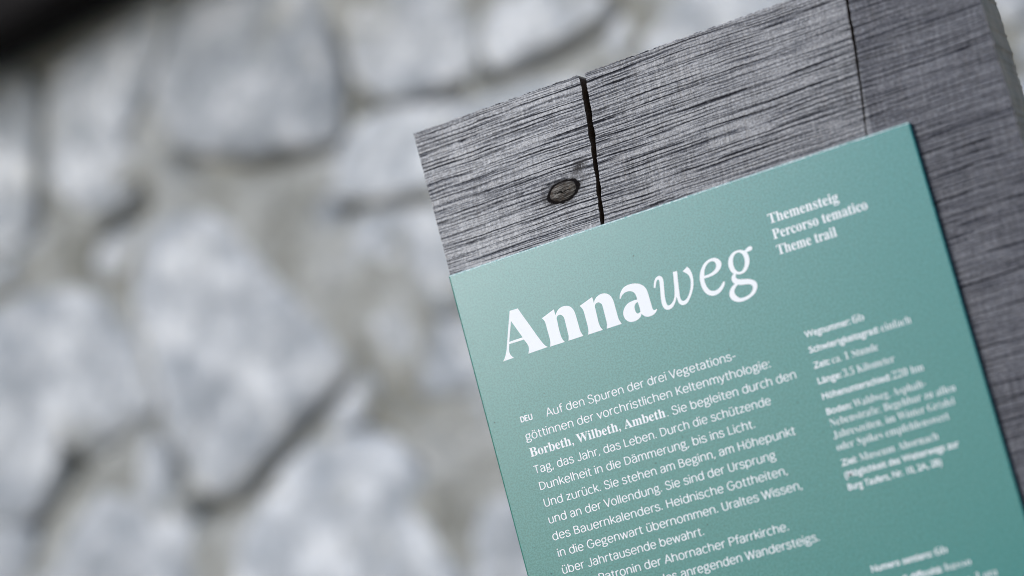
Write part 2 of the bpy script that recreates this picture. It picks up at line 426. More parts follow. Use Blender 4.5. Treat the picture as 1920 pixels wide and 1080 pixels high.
HEADLINE = [[(20.01,58.76,1),(21.77,56.80,0),(23.44,53.96,0),(25.06,50.12,0),(28.27,41.65,0),(30.74,35.32,0),(32.16,31.42,1),(37.57,31.55,1),(38.99,35.43,0),(41.95,42.78,0),(44.85,50.28,0),(46.86,54.97,0),(48.11,57.20,0),(49.49,58.54,1),(36.66,58.88,1),(37.57,56.92,0),(37.94,54.88,0),(37.37,52.76,0),(36.31,50.14,1),(26.56,50.09,1),(25.59,53.02,0),(25.38,54.92,0),(25.81,56.81,0),(27.13,58.56,1)],
 [(31.37,37.40,1),(35.81,48.66,1),(26.97,48.80,1)],
 [(50.49,41.47,1),(59.16,38.58,1),(59.21,40.40,0),(59.25,42.28,1),(60.23,40.89,0),(62.00,39.44,0),(64.36,38.64,0),(66.82,38.80,0),(69.05,39.76,0),(70.48,41.44,0),(71.11,43.25,0),(71.34,45.11,0),(71.45,48.72,0),(71.46,52.66,0),(71.54,55.01,0),(71.95,56.92,0),(72.60,58.65,1),(62.90,58.72,1),(63.71,56.46,0),(63.87,53.64,0),(63.97,48.65,0),(64.02,45.79,0),(63.70,44.26,0),(62.69,43.06,0),(61.66,42.64,0),(60.42,42.92,0),(59.55,43.92,0),(59.38,45.84,0),(59.12,50.08,0),(59.13,54.03,0),(59.53,56.66,0),(60.54,58.75,1),(50.95,58.80,1),(51.76,56.52,0),(52.06,53.74,0),(51.96,49.39,0),(51.95,45.43,0),(51.63,43.17,0)],
 [(75.23,41.36,1),(83.95,38.62,1),(84.13,40.36,0),(84.10,42.31,1),(85.03,40.81,0),(86.79,39.37,0),(89.12,38.57,0),(91.73,38.76,0),(93.89,39.84,0),(95.28,41.58,0),(95.85,43.53,0),(96.07,45.38,0),(96.09,48.59,0),(96.08,52.51,0),(96.19,55.39,0),(96.64,57.12,0),(97.24,58.69,1),(87.62,58.78,1),(88.46,56.29,0),(88.69,53.15,0),(88.70,48.52,0),(88.77,45.68,0),(88.47,44.09,0),(87.29,42.88,0),(86.20,42.70,0),(84.94,43.10,0),(84.26,44.15,0),(84.08,46.06,0),(83.90,50.65,0),(83.82,54.19,0),(84.20,56.81,0),(85.24,58.75,1),(75.62,58.79,1),(76.48,56.48,0),(76.76,53.52,0),(76.77,48.88,0),(76.71,45.10,0),(76.31,43.19,0)],
 [(100.04,44.51,1),(100.44,43.14,0),(101.69,41.02,0),(103.97,39.04,0),(106.83,38.31,0),(109.44,38.39,0),(111.93,38.90,0),(114.24,40.03,0),(116.02,41.64,0),(117.10,43.74,0),(117.44,45.80,0),(117.53,49.37,0),(117.59,53.64,0),(117.70,55.86,0),(118.19,56.72,0),(119.09,56.85,0),(120.07,56.43,1),(120.08,57.04,0),(119.09,58.15,0),(117.50,59.09,0),(115.34,59.44,0),(113.16,59.21,0),(111.58,58.21,0),(110.43,56.62,1),(109.36,58.08,0),(107.55,59.13,0),(105.19,59.49,0),(102.65,59.16,0),(100.78,57.82,0),(99.82,55.94,0),(99.67,53.58,0),(100.58,51.37,0),(102.46,49.44,0),(104.67,48.33,0),(107.43,47.92,0),(110.13,47.95,1),(110.17,46.26,0),(109.78,44.36,0),(108.85,43.02,0),(107.24,42.10,0),(105.42,41.87,0),(103.41,42.26,0),(101.82,43.20,0),(100.65,44.63,1)],
 [(110.11,49.43,1),(108.73,49.91,0),(107.66,51.00,0),(107.26,52.66,0),(107.28,54.26,0),(107.84,55.56,0),(108.90,55.81,0),(110.02,55.44,1),(110.30,53.57,0),(110.18,51.41,0)],
 [(121.65,44.59,1),(122.38,42.33,0),(123.56,40.21,0),(125.02,39.06,0),(126.75,38.88,0),(127.98,39.79,0),(128.39,41.33,0),(128.23,43.41,0),(127.56,46.74,0),(126.74,51.09,0),(126.50,53.84,0),(126.66,55.83,0),(127.33,56.74,0),(128.89,56.50,0),(130.77,55.13,0),(132.12,53.07,0),(132.98,50.50,0),(134.03,45.88,0),(135.24,39.18,1),(137.79,39.33,1),(137.00,43.96,0),(136.19,48.66,0),(135.57,52.70,0),(135.44,55.30,0),(136.11,56.56,0),(137.52,56.81,0),(139.52,55.66,0),(141.46,53.43,0),(143.18,50.08,0),(144.12,46.84,0),(143.93,44.32,0),(143.00,42.44,0),(140.93,40.65,1),(144.28,38.71,1),(145.36,40.70,0),(145.96,43.70,0),(145.74,46.98,0),(144.71,50.54,0),(143.08,53.57,0),(140.95,56.44,0),(138.67,58.57,0),(136.30,59.08,0),(134.64,58.41,0),(133.66,56.70,0),(133.43,53.29,1),(132.04,55.87,0),(129.88,58.21,0),(127.79,59.00,0),(125.95,58.90,0),(124.46,57.64,0),(123.87,55.17,0),(124.04,52.04,0),(124.83,48.04,0),(125.53,44.36,0),(125.95,41.65,0),(125.47,40.72,0),(124.62,41.07,0),(123.58,42.70,0),(122.65,44.89,1)],
 [(162.45,53.31,1),(163.34,53.40,1),(162.91,54.85,0),(161.46,56.68,0),(159.34,58.32,0),(156.90,59.15,0),(154.35,59.09,0),(151.97,57.84,0),(150.36,55.77,0),(149.43,52.68,0),(149.36,49.14,0),(150.13,45.86,0),(151.75,42.84,0),(154.38,40.13,0),(157.35,38.76,0),(160.35,38.56,0),(162.64,39.51,0),(163.99,41.16,0),(164.31,43.19,0),(163.41,45.01,0),(161.67,46.58,0),(159.14,47.74,0),(155.68,48.26,0),(152.12,48.23,1),(151.97,50.29,0),(152.39,53.23,0),(153.56,55.51,0),(155.46,56.55,0),(157.65,56.58,0),(160.02,55.37,0)],
 [(152.55,46.78,1),(155.40,46.70,0),(158.17,46.04,0),(160.24,44.57,0),(161.10,42.90,0),(160.85,41.24,0),(159.66,40.28,0),(157.65,40.25,0),(155.45,41.51,0),(153.68,43.78,0)],
 [(179.41,40.15,1),(180.95,39.23,0),(182.40,38.63,0),(183.79,38.82,1),(184.18,39.71,0),(183.71,40.96,1),(181.81,41.24,0),(180.41,41.33,1),(180.90,43.75,0),(180.55,46.44,0),(179.40,48.88,0),(177.53,50.93,0),(175.40,52.02,0),(172.83,52.10,0),(170.96,51.25,1),(170.37,52.40,0),(170.55,53.68,0),(171.72,54.63,0),(174.41,55.38,0),(177.43,56.23,0),(179.59,57.49,0),(180.93,59.11,0),(181.03,61.24,0),(179.78,63.64,0),(177.63,65.43,0),(174.36,66.70,0),(170.94,67.24,0),(167.80,66.81,0),(165.31,65.37,0),(164.06,63.42,0),(163.93,61.11,0),(164.94,59.14,0),(166.51,57.52,0),(168.63,56.49,1),(167.76,55.10,0),(167.56,53.29,0),(168.15,51.90,0),(169.58,50.76,1),(168.45,49.01,0),(167.94,46.40,0),(168.19,44.03,0),(169.35,41.58,0),(171.34,39.75,0),(173.82,38.76,0),(176.69,38.88,0),(178.17,39.41,0)],
 [(175.45,40.04,0),(173.51,40.42,0),(171.95,42.04,0),(171.03,44.55,0),(170.87,46.96,0),(171.48,49.24,0),(172.89,50.65,0),(174.72,50.59,0),(176.45,49.02,0),(177.61,46.93,0),(178.03,44.26,0),(177.64,41.87,0),(176.72,40.64,0)],
 [(170.38,57.37,1),(172.16,58.12,0),(174.92,58.61,0),(177.08,59.27,0),(178.21,60.38,0),(178.12,61.92,0),(176.68,63.75,0),(174.54,64.84,0),(171.88,65.26,0),(169.43,64.97,0),(168.02,63.57,0),(167.22,61.93,0),(167.41,60.06,0),(168.59,58.50,0)]]

def smooth_ring(pts, it=2):
    for _ in range(it):
        out = []
        n = len(pts)
        for i in range(n):
            a, b = pts[i], pts[(i + 1) % n]
            out.append((a[0] * .75 + b[0] * .25, a[1] * .75 + b[1] * .25))
            out.append((a[0] * .25 + b[0] * .75, a[1] * .25 + b[1] * .75))
        pts = out
    return pts

def densify(pts, step):
    out = []
    n = len(pts)
    for i in range(n):
        a, b = pts[i], pts[(i + 1) % n]
        k = max(1, int(math.hypot(b[0] - a[0], b[1] - a[1]) / step))
        out += [(a[0] + (b[0] - a[0]) * j / k, a[1] + (b[1] - a[1]) * j / k) for j in range(k)]
    return out

def area(p):
    return .5 * sum(p[i][0] * p[(i + 1) % len(p)][1] - p[(i + 1) % len(p)][0] * p[i][1] for i in range(len(p)))

def centroid(p):
    A = area(p)
    cx = cy = 0.0
    for i in range(len(p)):
        a, b = p[i], p[(i + 1) % len(p)]
        c = a[0] * b[1] - b[0] * a[1]
        cx += (a[0] + b[0]) * c
        cy += (a[1] + b[1]) * c
    return cx / (6 * A), cy / (6 * A)

wall = bpy.data.objects.new('stone_wall', None)
COL.objects.link(wall)
wall.location = P3(-150, GV, WALL_W)
wall['label'] = 'pale grey rubble stone wall with recessed mortar joints, out of focus behind the board'
wall['category'] = 'wall'
bpy.context.view_layer.update()
OFF = -wall.location

def make_stone(poly, seed, proud=0.0, bulge=1.0):
    ring = densify(smooth_ring(densify(poly, 30), 1), 7.0)
    c = centroid(ring)
    size = math.sqrt(abs(area(ring)))
    h = (8 + .018 * size) * bulge
    tilt = (rng.uniform(-.05, .05), rng.uniform(-.05, .05))
    prof = ((1.03, -70), (1.03, -14), (1.02, .0 * h), (.99, .45 * h), (.95, .70 * h), (.88, .82 * h), (.74, .90 * h),
            (.56, .95 * h), (.38, .985 * h), (.2, h))
    bm = bmesh.new()
    rows = []
    for s, d in prof:
        s *= 1.045
        row = []
        for x, y in ring:
            e = 1 + .05 * noise.fractal(Vector((x * .02, y * .02, seed * 2.3)), 1.0, 2.0, 3)
            u, v = c[0] + (x - c[0]) * s * e, c[1] + (y - c[1]) * s * e
            q = Vector((u * .012, v * .012, seed * 3.1))
            k = noise.fractal(q, 1.0, 2.0, 4) if d > 0 else 0.0
            q2 = Vector((u * .06, v * .06, seed * 1.7))
            k2 = noise.noise(q2) if d > -20 else 0.0
            dep = d + k * 7.0 + k2 * 3.2 + ((u - c[0]) * tilt[0] + (v - c[1]) * tilt[1] if d > 0 else 0)
            row.append(bm.verts.new(P3(u, v, WALL_W + 20 - proud - dep) + OFF))
        rows.append(row)
    n = len(ring)
    for a, b in zip(rows, rows[1:]):
        for i in range(n):
            bm.faces.new((a[i], a[(i + 1) % n], b[(i + 1) % n], b[i]))
    mid = bm.verts.new(P3(c[0], c[1], WALL_W + 20 - proud - h) + OFF)
    for i in range(n):
        bm.faces.new((rows[-1][i], rows[-1][(i + 1) % n], mid))
    return from_bm('stone', bm, wall, M_STONE, True)

FLAT = {5: .45, 6: .35, 17: .4, 19: .6}             # stones lying deeper in the joints
for i, poly in enumerate(STONES):
    make_stone(poly, i + 1, 0.0 if i not in FLAT else -14.0 * (1 - FLAT[i]), FLAT.get(i, 1.0))

# the rest of the wall round the part in view: cells between seed points
fixed = []
for poly in STONES:
    c = centroid(poly)
    fixed.append(c)
    for x, y in densify(poly, 60):
        fixed.append((c[0] + (x - c[0]) * .72, c[1] + (y - c[1]) * .72))
def inside(poly, x, y):
    r = False
    for i in range(len(poly)):
        a, b = poly[i], poly[(i + 1) % len(poly)]
        if (a[1] > y) != (b[1] > y) and x < (b[0] - a[0]) * (y - a[1]) / (b[1] - a[1]) + a[0]:
            r = not r
    return r
seeds = []
for j in range(-5, 12):
    for i in range(-10, 12):
        x = i * 140 + (70 if j % 2 else 0) + rng.uniform(-34, 34) - 220
        y = j * 130 + rng.uniform(-32, 32) - 110
        if y < TOP_ROW or y > GV + 20:
            continue
        if any(inside(p, x, y) for p in STONES):
            continue
        if min(math.hypot(x - a, y - b) for a, b in fixed) < 62:
            continue
        seeds.append((x, y))
def clip(poly, p, q):
    mx, my = (p[0] + q[0]) / 2, (p[1] + q[1]) / 2
    nx, ny = q[0] - p[0], q[1] - p[1]
    out = []
    for i in range(len(poly)):
        a, b = poly[i], poly[(i + 1) % len(poly)]
        da, db = (a[0] - mx) * nx + (a[1] - my) * ny, (b[0] - mx) * nx + (b[1] - my) * ny
        if da <= 0:
            out.append(a)
        if (da < 0) != (db < 0) and abs(da - db) > 1e-9:
            t = da / (da - db)
            out.append((a[0] + (b[0] - a[0]) * t, a[1] + (b[1] - a[1]) * t))
    return out
for k, s in enumerate(seeds):
    cell = [(s[0] - 125, s[1] - 125), (s[0] + 125, s[1] - 125), (s[0] + 125, s[1] + 125), (s[0] - 125, s[1] + 125)]
    for q in seeds + fixed:
        if q != s and abs(q[0] - s[0]) < 260 and abs(q[1] - s[1]) < 260:
            cell = clip(cell, s, q)
            if len(cell) < 3:
                break
    if len(cell) < 3 or abs(area(cell)) < 3000:
        continue
    c = centroid(cell)
    cell = [(c[0] + (x - c[0]) * .88, c[1] + (y - c[1]) * .88) for x, y in cell]
    make_stone(cell, 60 + k)

def seg_dist(u, v, a, b):
    dx, dy = b[0] - a[0], b[1] - a[1]
    t = max(0.0, min(1.0, ((u - a[0]) * dx + (v - a[1]) * dy) / (dx * dx + dy * dy + 1e-9)))
    return math.hypot(u - a[0] - dx * t, v - a[1] - dy * t)

bm = bmesh.new()                                   # mortar bed, washed out into deep gaps in places
nx, ny = 330, 230
gr = []
U0, U1, V0, V1 = -1700.0, 1500.0, TOP_ROW - 230.0, GV + 20
for j in range(ny + 1):
    for i in range(nx + 1):
        u, v = U0 + (U1 - U0) * i / nx, V0 + (V1 - V0) * j / ny
        q = Vector((u * .010, v * .010, 3.3))
        d = 8 * noise.fractal(q, 1.0, 2.0, 5) + 3.5 * noise.noise(Vector((u * .05, v * .05, 8)))
        for dep, wid, pl in GAPS:
            if min(abs(u - p[0]) + abs(v - p[1]) for p in pl) < 330:
                r = min(seg_dist(u, v, a, b) for a, b in zip(pl, pl[1:]))
                if r < wid * 2:
                    d += .8 * dep * math.exp(-(r / wid) ** 2 * 1.6)
        gr.append(bm.verts.new(P3(u, v, WALL_W + MORTAR_D + d) + OFF))
for j in range(ny):
    for i in range(nx):
        a = j * (nx + 1) + i
        bm.faces.new((gr[a], gr[a + 1], gr[a + nx + 2], gr[a + nx + 1]))
# close it to a body as thick as the wall
bmesh.ops.recalc_face_normals(bm, faces=bm.faces[:])
edge = [e for e in bm.edges if len(e.link_faces) == 1]
ex = bmesh.ops.extrude_edge_only(bm, edges=edge)
for v_ in ex['geom']:
    if isinstance(v_, bmesh.types.BMVert):
        v_.co.y = .40
bmesh.ops.contextual_create(bm, geom=[e for e in ex['geom'] if isinstance(e, bmesh.types.BMEdge)])
from_bm('mortar', bm, wall, M_MORTAR, True)

# ------------------------------------------------------------------ dark timber along the top of the wall
a, b = P3(*BEAM[0], WALL_W - 95), P3(*BEAM[1], WALL_W - 95)
d = (b - a).normalized()
up = Vector((0, 1, 0)).cross(d).normalized() * -1
if up.z < 0:
    up = -up
bm = bmesh.new()
L0, L1, H, T = -.75, .85, .22, .10
vs = []
for l in (L0, L1):
    for y in (0, T):
        for h in (0, H):
            vs.append(bm.verts.new(d * l + Vector((0, y, 0)) + up * h))
for f in ((0, 1, 3, 2), (4, 6, 7, 5), (0, 4, 5, 1), (2, 3, 7, 6), (0, 2, 6, 4), (1, 5, 7, 3)):
    bm.faces.new([vs[i] for i in f])
bmesh.ops.recalc_face_normals(bm, faces=bm.faces[:])
bmesh.ops.bevel(bm, geom=bm.edges[:], offset=.004, segments=2, affect='EDGES')
beam = from_bm('timber_beam', bm, None, M_BEAM, False)
beam.location = a
beam['label'] = 'dark blurred timber beam slanting across the top left corner against the stone wall'
beam['category'] = 'beam'

# ------------------------------------------------------------------ the weathered board
BW = 4.0            # its front face lies this far behind the face of the sign, mm
BT = 50.0
def jag(pts, step, amp, seed, axis_, slow=1.0):
    out = []
    for (a, b), (c, d) in zip(pts, pts[1:]):
        n = max(1, int(math.hypot(c - a, d - b) / step))
        for k in range(n):
            t = k / n
            u, v = a + (c - a) * t, b + (d - b) * t
            r = noise.noise(Vector((u * .9, v * .9, seed))) * amp + noise.noise(Vector((u * .16, v * .16, seed + 5))) * amp * slow
            if axis_ == 'v':
                v += r
            else:
                u += r
            out.append((u, v))
    return out
BOT = GV + 30
outline = []
outline += jag([(0.0, -89.2), (110.2, -88.5)], .6, .6, 1, 'v')
c1l = [(110.2, -88.5), (109.3, -73), (106.6, -51), (104.4, -35.2), (102.6, -22.7), (99.6, -2), (98.0, 14)]
c1r = [(98.6, 15), (102.2, -2), (105.5, -22.4), (107.4, -34.8), (110.2, -51.2), (113.2, -72.2), (114.3, -88.6)]
outline += jag(c1l, .6, .26, 2, 'u', 3.6)
outline += jag(c1r, .6, .26, 3, 'u', 2.4)
outline += jag([(114.3, -88.6), (275.4, -88.0)], .6, .6, 4, 'v')
c2l = [(275.4, -88.0), (273.3, -77.3), (271.4, -59), (269.2, -40.9), (266.8, -22.9), (263.6, -3.7), (262.4, 8)]
c2r = [(262.7, 9), (264.5, -3.4), (268.0, -22.5), (270.6, -40.4), (273.1, -58.4), (275.1, -76.7), (277.0, -88.0)]
outline += jag(c2l, .8, .3, 6, 'u', 1.6)
outline += jag(c2r, .8, .3, 6.15, 'u', 1.6)
outline += jag([(277.0, -88.0), (345.2, -87.6)], .7, .42, 8, 'v')
right = jag([(345.0, -87.6), (344.6, 60), (345.0, 200)], 1.5, .8, 9, 'u')
outline += right + [(345, 400), (345, BOT), (0.0, BOT)]
outline += jag([(0.0, 200), (-.4, 60), (0.0, -89.2)], 1.5, .25, 11, 'u')
bm = bmesh.new()
fr = [bm.verts.new(P3(u, v, BW)) for u, v in outline]
bk = [bm.verts.new(P3(u, v, BW + BT)) for u, v in outline]
front = bm.faces.new(fr)
bm.faces.new(list(reversed(bk)))
n = len(outline)
for i in range(n):
    j = (i + 1) % n
    f = bm.faces.new((fr[j], fr[i], bk[i], bk[j]))
    um, vm = (outline[i][0] + outline[j][0]) / 2, (outline[i][1] + outline[j][1]) / 2
    f.material_index = 2 if (98 < um < 278 and vm > -87) else 1
front.material_index = 0
me = bpy.data.meshes.new('wooden_board')
bmesh.ops.recalc_face_normals(bm, faces=bm.faces[:])
bmesh.ops.triangulate(bm, faces=[f for f in bm.faces if len(f.verts) > 4])
bm.to_mesh(me)
bm.free()
board = link('wooden_board', me)
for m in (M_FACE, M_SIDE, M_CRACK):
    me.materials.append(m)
board['label'] = 'weathered grey sawn plank with two cracks and a knot, carrying the green sign'
board['category'] = 'wooden board'

bm = bmesh.new()                                   # the knot, a cut branch end slightly proud of the face
rows = []
N = 56
for s, d in ((1.0, -1.0), (1.0, .05), (.93, .35), (.8, .45), (.5, .5), (.25, .5)):
    row = []
    for i in range(N):
        a = 2 * math.pi * i / N
        k = 1 + .06 * noise.noise(Vector((math.cos(a) * 1.5, math.sin(a) * 1.5, 2)))
        ex, ez = KA * .86 * s * k * math.cos(a), KB * .88 * s * k * math.sin(a)
        u = ex * math.cos(KROT) - ez * math.sin(KROT)
        z = ex * math.sin(KROT) + ez * math.cos(KROT)
        row.append(bm.verts.new(P3(u, -z, -d)))
    rows.append(row)
for a, b in zip(rows, rows[1:]):
    for i in range(N):
        bm.faces.new((a[i], a[(i + 1) % N], b[(i + 1) % N], b[i]))
bm.faces.new(rows[-1])
knot = from_bm('knot', bm, board, M_KNOT, True)
knot.location = P3(KNOT[0], KNOT[1], BW)
knot['label'] = 'dark oval knot beside the wide crack'

# ------------------------------------------------------------------ the green sign
SW, SH, ST = 289.4, 420.0, 3.6
bm = bmesh.new()
vs = [bm.verts.new(P3(u, v, w)) for w in (0, ST) for u, v in ((0, 0), (SW, 0), (SW, SH), (0, SH))]
for f in ((0, 1, 2, 3), (4, 7, 6, 5), (0, 4, 5, 1), (1, 5, 6, 2), (2, 6, 7, 3), (3, 7, 4, 0)):
    bm.faces.new([vs[i] for i in f])
bmesh.ops.recalc_face_normals(bm, faces=bm.faces[:])
bmesh.ops.bevel(bm, geom=bm.edges[:], offset=.0009, segments=3, affect='EDGES', profile=.5)
sign = from_bm('information_sign', bm, None, M_PANEL)
sign.data.materials.append(M_SHEEN)
sign.data.materials.append(M_SHADE)
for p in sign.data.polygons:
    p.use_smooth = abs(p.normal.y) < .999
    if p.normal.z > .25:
        p.material_index = 1                       # top edge, its bright sky sheen painted in as pale colour
    elif p.normal.x < -.25:
        p.material_index = 2                       # left edge, turned from the sheen, shade painted in as deep green
sign['label'] = 'sage green information sign printed in white, mounted flat on the grey plank'
sign['category'] = 'sign'

def serif(t):
    out = ''
    for ch in t:
        if 'A' <= ch <= 'Z':
            out += chr(0x1D400 + ord(ch) - 65)
        elif 'a' <= ch <= 'z':
            out += chr(0x1D41A + ord(ch) - 97)
        elif ch.isdigit():
            out += chr(0x1D7CE + int(ch))
        else:
            out += ch
    return out

def text_verts(txt, style, size):
    """outline of a run of text as triangles, in mm, baseline at 0"""
    off = {'light': -.009, 'medium': .005, 'bold': .015, 'serif': .002, 'serif_light': -.014}[style]
    cu = bpy.data.curves.new('run', 'FONT')
    cu.body = serif(txt) if style.startswith('serif') else txt
    cu.size = size
    cu.offset = off * size
    cu.resolution_u = 5
    ob = bpy.data.objects.new('run', cu)
    COL.objects.link(ob)
    dg = bpy.context.evaluated_depsgraph_get()
    me = bpy.data.meshes.new_from_object(ob.evaluated_get(dg))
    vs = [(v.co.x, v.co.y) for v in me.vertices]
    fs = [tuple(p.vertices) for p in me.polygons]
    bpy.data.objects.remove(ob)
    bpy.data.curves.remove(cu)
    bpy.data.meshes.remove(me)
    x0, x1, x2, t1, t2 = FACE[style]                # bottom, x-height, cap height of the face and their targets
    def warp(y):                                    # a taller x-height, as in the photograph's faces
        y = y / size - x0
        if y <= x1 - x0:
            return y * t1 / (x1 - x0) * size
        return (t1 + (y - x1 + x0) * (t2 - t1) / (x2 - x1)) * size
    return [(x, warp(y)) for x, y in vs], fs

FACE = {'light': (.009, .437, .670, .500, .675), 'medium': (-.005, .454, .687, .5, .69), 'bold': (-.015, .464, .697, .525, .690),
        'serif': (-.002, .464, .680, .492, .680), 'serif_light': (.014, .448, .664, .485, .672)}


# a light grotesque drawn as strokes of even weight (x-height .52, capitals .70)
def el(cx, cy, rx, ry, a0=0, a1=360, n=18):
    return [(cx + rx * math.cos(math.radians(a0 + (a1 - a0) * i / n)), cy + ry * math.sin(math.radians(a0 + (a1 - a0) * i / n))) for i in range(n + 1)]
def pts(s):
    return [tuple(map(float, q.split(','))) for q in s.split()]
ARCH = ".34"
def arch(x0, x1, top=.52):
    w = x1 - x0
    return [(x0, .34), (x0 + .08 * w, .43), (x0 + .30 * w, .505), (x0 + .56 * w, .527), (x0 + .84 * w, .49), (x1, .38), (x1, .28), (x1, 0)]
def cup(x0, x1, top=.52):
    w = x1 - x0
    return [(x0, top), (x0, .22), (x0, .14), (x0 + .16 * w, .03), (x0 + .44 * w, -.007), (x0 + .70 * w, .015), (x0 + .92 * w, .09), (x1, .18)]
_s = pts(".325,.41 .275,.50 .19,.528 .10,.50 .065,.41 .095,.325 .19,.28 .29,.24 .345,.155 .325,.055 .25,0 .17,-.008 .08,.025 .04,.115")
# glyph: advance, list of ('c' curve | 'l' polyline | 'd' dot, points)
def L(s): return ('l', pts(s))
def C(p): return ('c', pts(p) if isinstance(p, str) else p)
def D(x, y): return ('d', [(x, y)])
G = {
 'a': (.435, [L(".36,0 .36,.30"), C(".36,.30 .36,.37 .335,.46 .27,.515 .19,.527 .105,.485 .07,.405"), C(".36,.305 .22,.295 .10,.255 .055,.15 .085,.045 .165,-.006 .27,.03 .36,.15")]),
 'b': (.48, [L(".07,0 .07,.72"), C(el(.245, .26, .175, .267))]),
 'c': (.415, [C(el(.235, .26, .18, .268, 48, 312))]),
 'd': (.48, [L(".41,0 .41,.72"), C(el(.235, .26, .175, .267))]),
 'e': (.46, [L(".06,.27 .415,.27"), C(el(.237, .26, .18, .268, 2, 322))]),
 'f': (.27, [L(".13,0 .13,.56"), C(".13,.56 .135,.63 .17,.70 .23,.722 .29,.712"), L(".03,.495 .27,.495")]),
 'g': (.435, [C(el(.21, .35, .145, .175)), C(".29,.47 .34,.53 .40,.535"), C(".12,.205 .075,.14 .10,.075 .19,.055 .30,.045 .375,-.005 .38,-.10 .30,-.175 .19,-.195 .08,-.17 .045,-.10 .07,-.02 .14,.05")]),
 'h': (.46, [L(".07,0 .07,.72"), C(arch(.07, .385))]),
 'i': (.14, [L(".07,0 .07,.52"), D(.07, .675)]),
 'k': (.39, [L(".07,0 .07,.72"), L(".07,.19 .345,.52"), L(".165,.31 .38,0")]),
 'l': (.14, [L(".07,0 .07,.72")]),
 'm': (.68, [L(".07,0 .07,.52"), C(arch(.07, .34)), C(arch(.34, .61))]),
 'n': (.46, [L(".07,0 .07,.52"), C(arch(.07, .385))]),
 'o': (.47, [C(el(.235, .26, .18, .268))]),
 'p': (.48, [L(".07,-.19 .07,.52"), C(el(.245, .26, .175, .267))]),
 'r': (.285, [L(".07,0 .07,.52"), C(".07,.32 .10,.44 .17,.51 .27,.52")]),
 's': (.39, [C(_s)]),
 't': (.29, [L(".125,.65 .125,.14"), C(".125,.14 .135,.05 .18,.002 .265,.01"), L(".03,.495 .26,.495")]),
 'u': (.46, [L(".39,0 .39,.52"), C(cup(.075, .39))]),
 'v': (.40, [L(".03,.52 .20,0 .37,.52")]),
 'w': (.60, [L(".03,.52 .165,0 .30,.50 .435,0 .57,.52")]),
 'y': (.40, [L(".03,.52 .205,0"), C(".37,.52 .205,0 .165,-.11 .11,-.185 .035,-.185")]),
 'z': (.38, [L(".045,.49 .335,.49 .04,.03 .345,.03")]),
 'A': (.50, [L(".02,0 .25,.70 .48,0"), L(".10,.22 .40,.22")]),
 'B': (.49, [L(".08,0 .08,.70"), C(".08,.67 .24,.67 .35,.62 .38,.525 .34,.42 .24,.375 .08,.375"), C(".24,.375 .37,.33 .425,.20 .38,.07 .25,.03 .08,.03")]),
 'D': (.53, [L(".08,0 .08,.70"), C(".08,.67 .22,.67 .38,.60 .46,.44 .46,.26 .38,.10 .22,.03 .08,.03")]),
 'E': (.43, [L(".38,.67 .08,.67 .08,.03 .39,.03"), L(".08,.36 .35,.36")]),
 'G': (.58, [C(el(.30, .35, .235, .36, 42, 335)), L(".52,.17 .52,.34 .32,.34")]),
 'H': (.54, [L(".08,0 .08,.70"), L(".46,0 .46,.70"), L(".08,.36 .46,.36")]),
 'J': (.37, [C(".30,.70 .30,.40 .30,.16 .265,.04 .17,-.005 .08,.025 .045,.12")]),
 'K': (.47, [L(".08,0 .08,.70"), L(".08,.24 .43,.70"), L(".19,.385 .46,0")]),
 'L': (.40, [L(".08,.70 .08,.03 .38,.03")]),
 'P': (.46, [L(".08,0 .08,.70"), C(".08,.67 .25,.67 .37,.62 .415,.50 .37,.375 .25,.325 .08,.325")]),
 'S': (.47, [C([(x * 1.18 + .005, y * 1.345) for x, y in _s])]),
 'T': (.45, [L(".02,.67 .43,.67"), L(".225,.67 .225,0")]),
 'U': (.52, [C(".08,.70 .08,.40 .08,.22 .13,.05 .26,-.006 .39,.05 .44,.22 .44,.40 .44,.70")]),
 'V': (.47, [L(".02,.70 .235,0 .45,.70")]),
 'W': (.71, [L(".02,.70 .19,0 .355,.66 .52,0 .69,.70")]),
 '.': (.17, [D(.075, .045)]), ',': (.17, [L(".095,.075 .04,-.10")]), ':': (.17, [D(.08, .045), D(.08, .45)]),
 '-': (.32, [L(".05,.25 .27,.25")]), ' ': (.195, []),
}
for ch, base, xs in (('ä', 'a', (.14, .29)), ('ö', 'o', (.16, .31)), ('ü', 'u', (.155, .31))):
    G[ch] = (G[base][0], G[base][1] + [D(x, .675) for x in xs])

def spline(p, k=4):
    if len(p) < 3:
        return p
    closed = abs(p[0][0] - p[-1][0]) + abs(p[0][1] - p[-1][1]) < 1e-6
    out = []
    n = len(p)
    for i in range(n - 1):
        a = p[i - 1] if i else (p[-2] if closed else p[0])
        b, c = p[i], p[i + 1]
        d = p[i + 2] if i + 2 < n else (p[1] if closed else p[-1])
        for j in range(k):
            t = j / k
            out.append(tuple(.5 * (2 * b[q] + (c[q] - a[q]) * t + (2 * a[q] - 5 * b[q] + 4 * c[q] - d[q]) * t * t + (3 * b[q] - a[q] - 3 * c[q] + d[q]) * t**3) for q in (0, 1)))
    return out + [p[-1]]

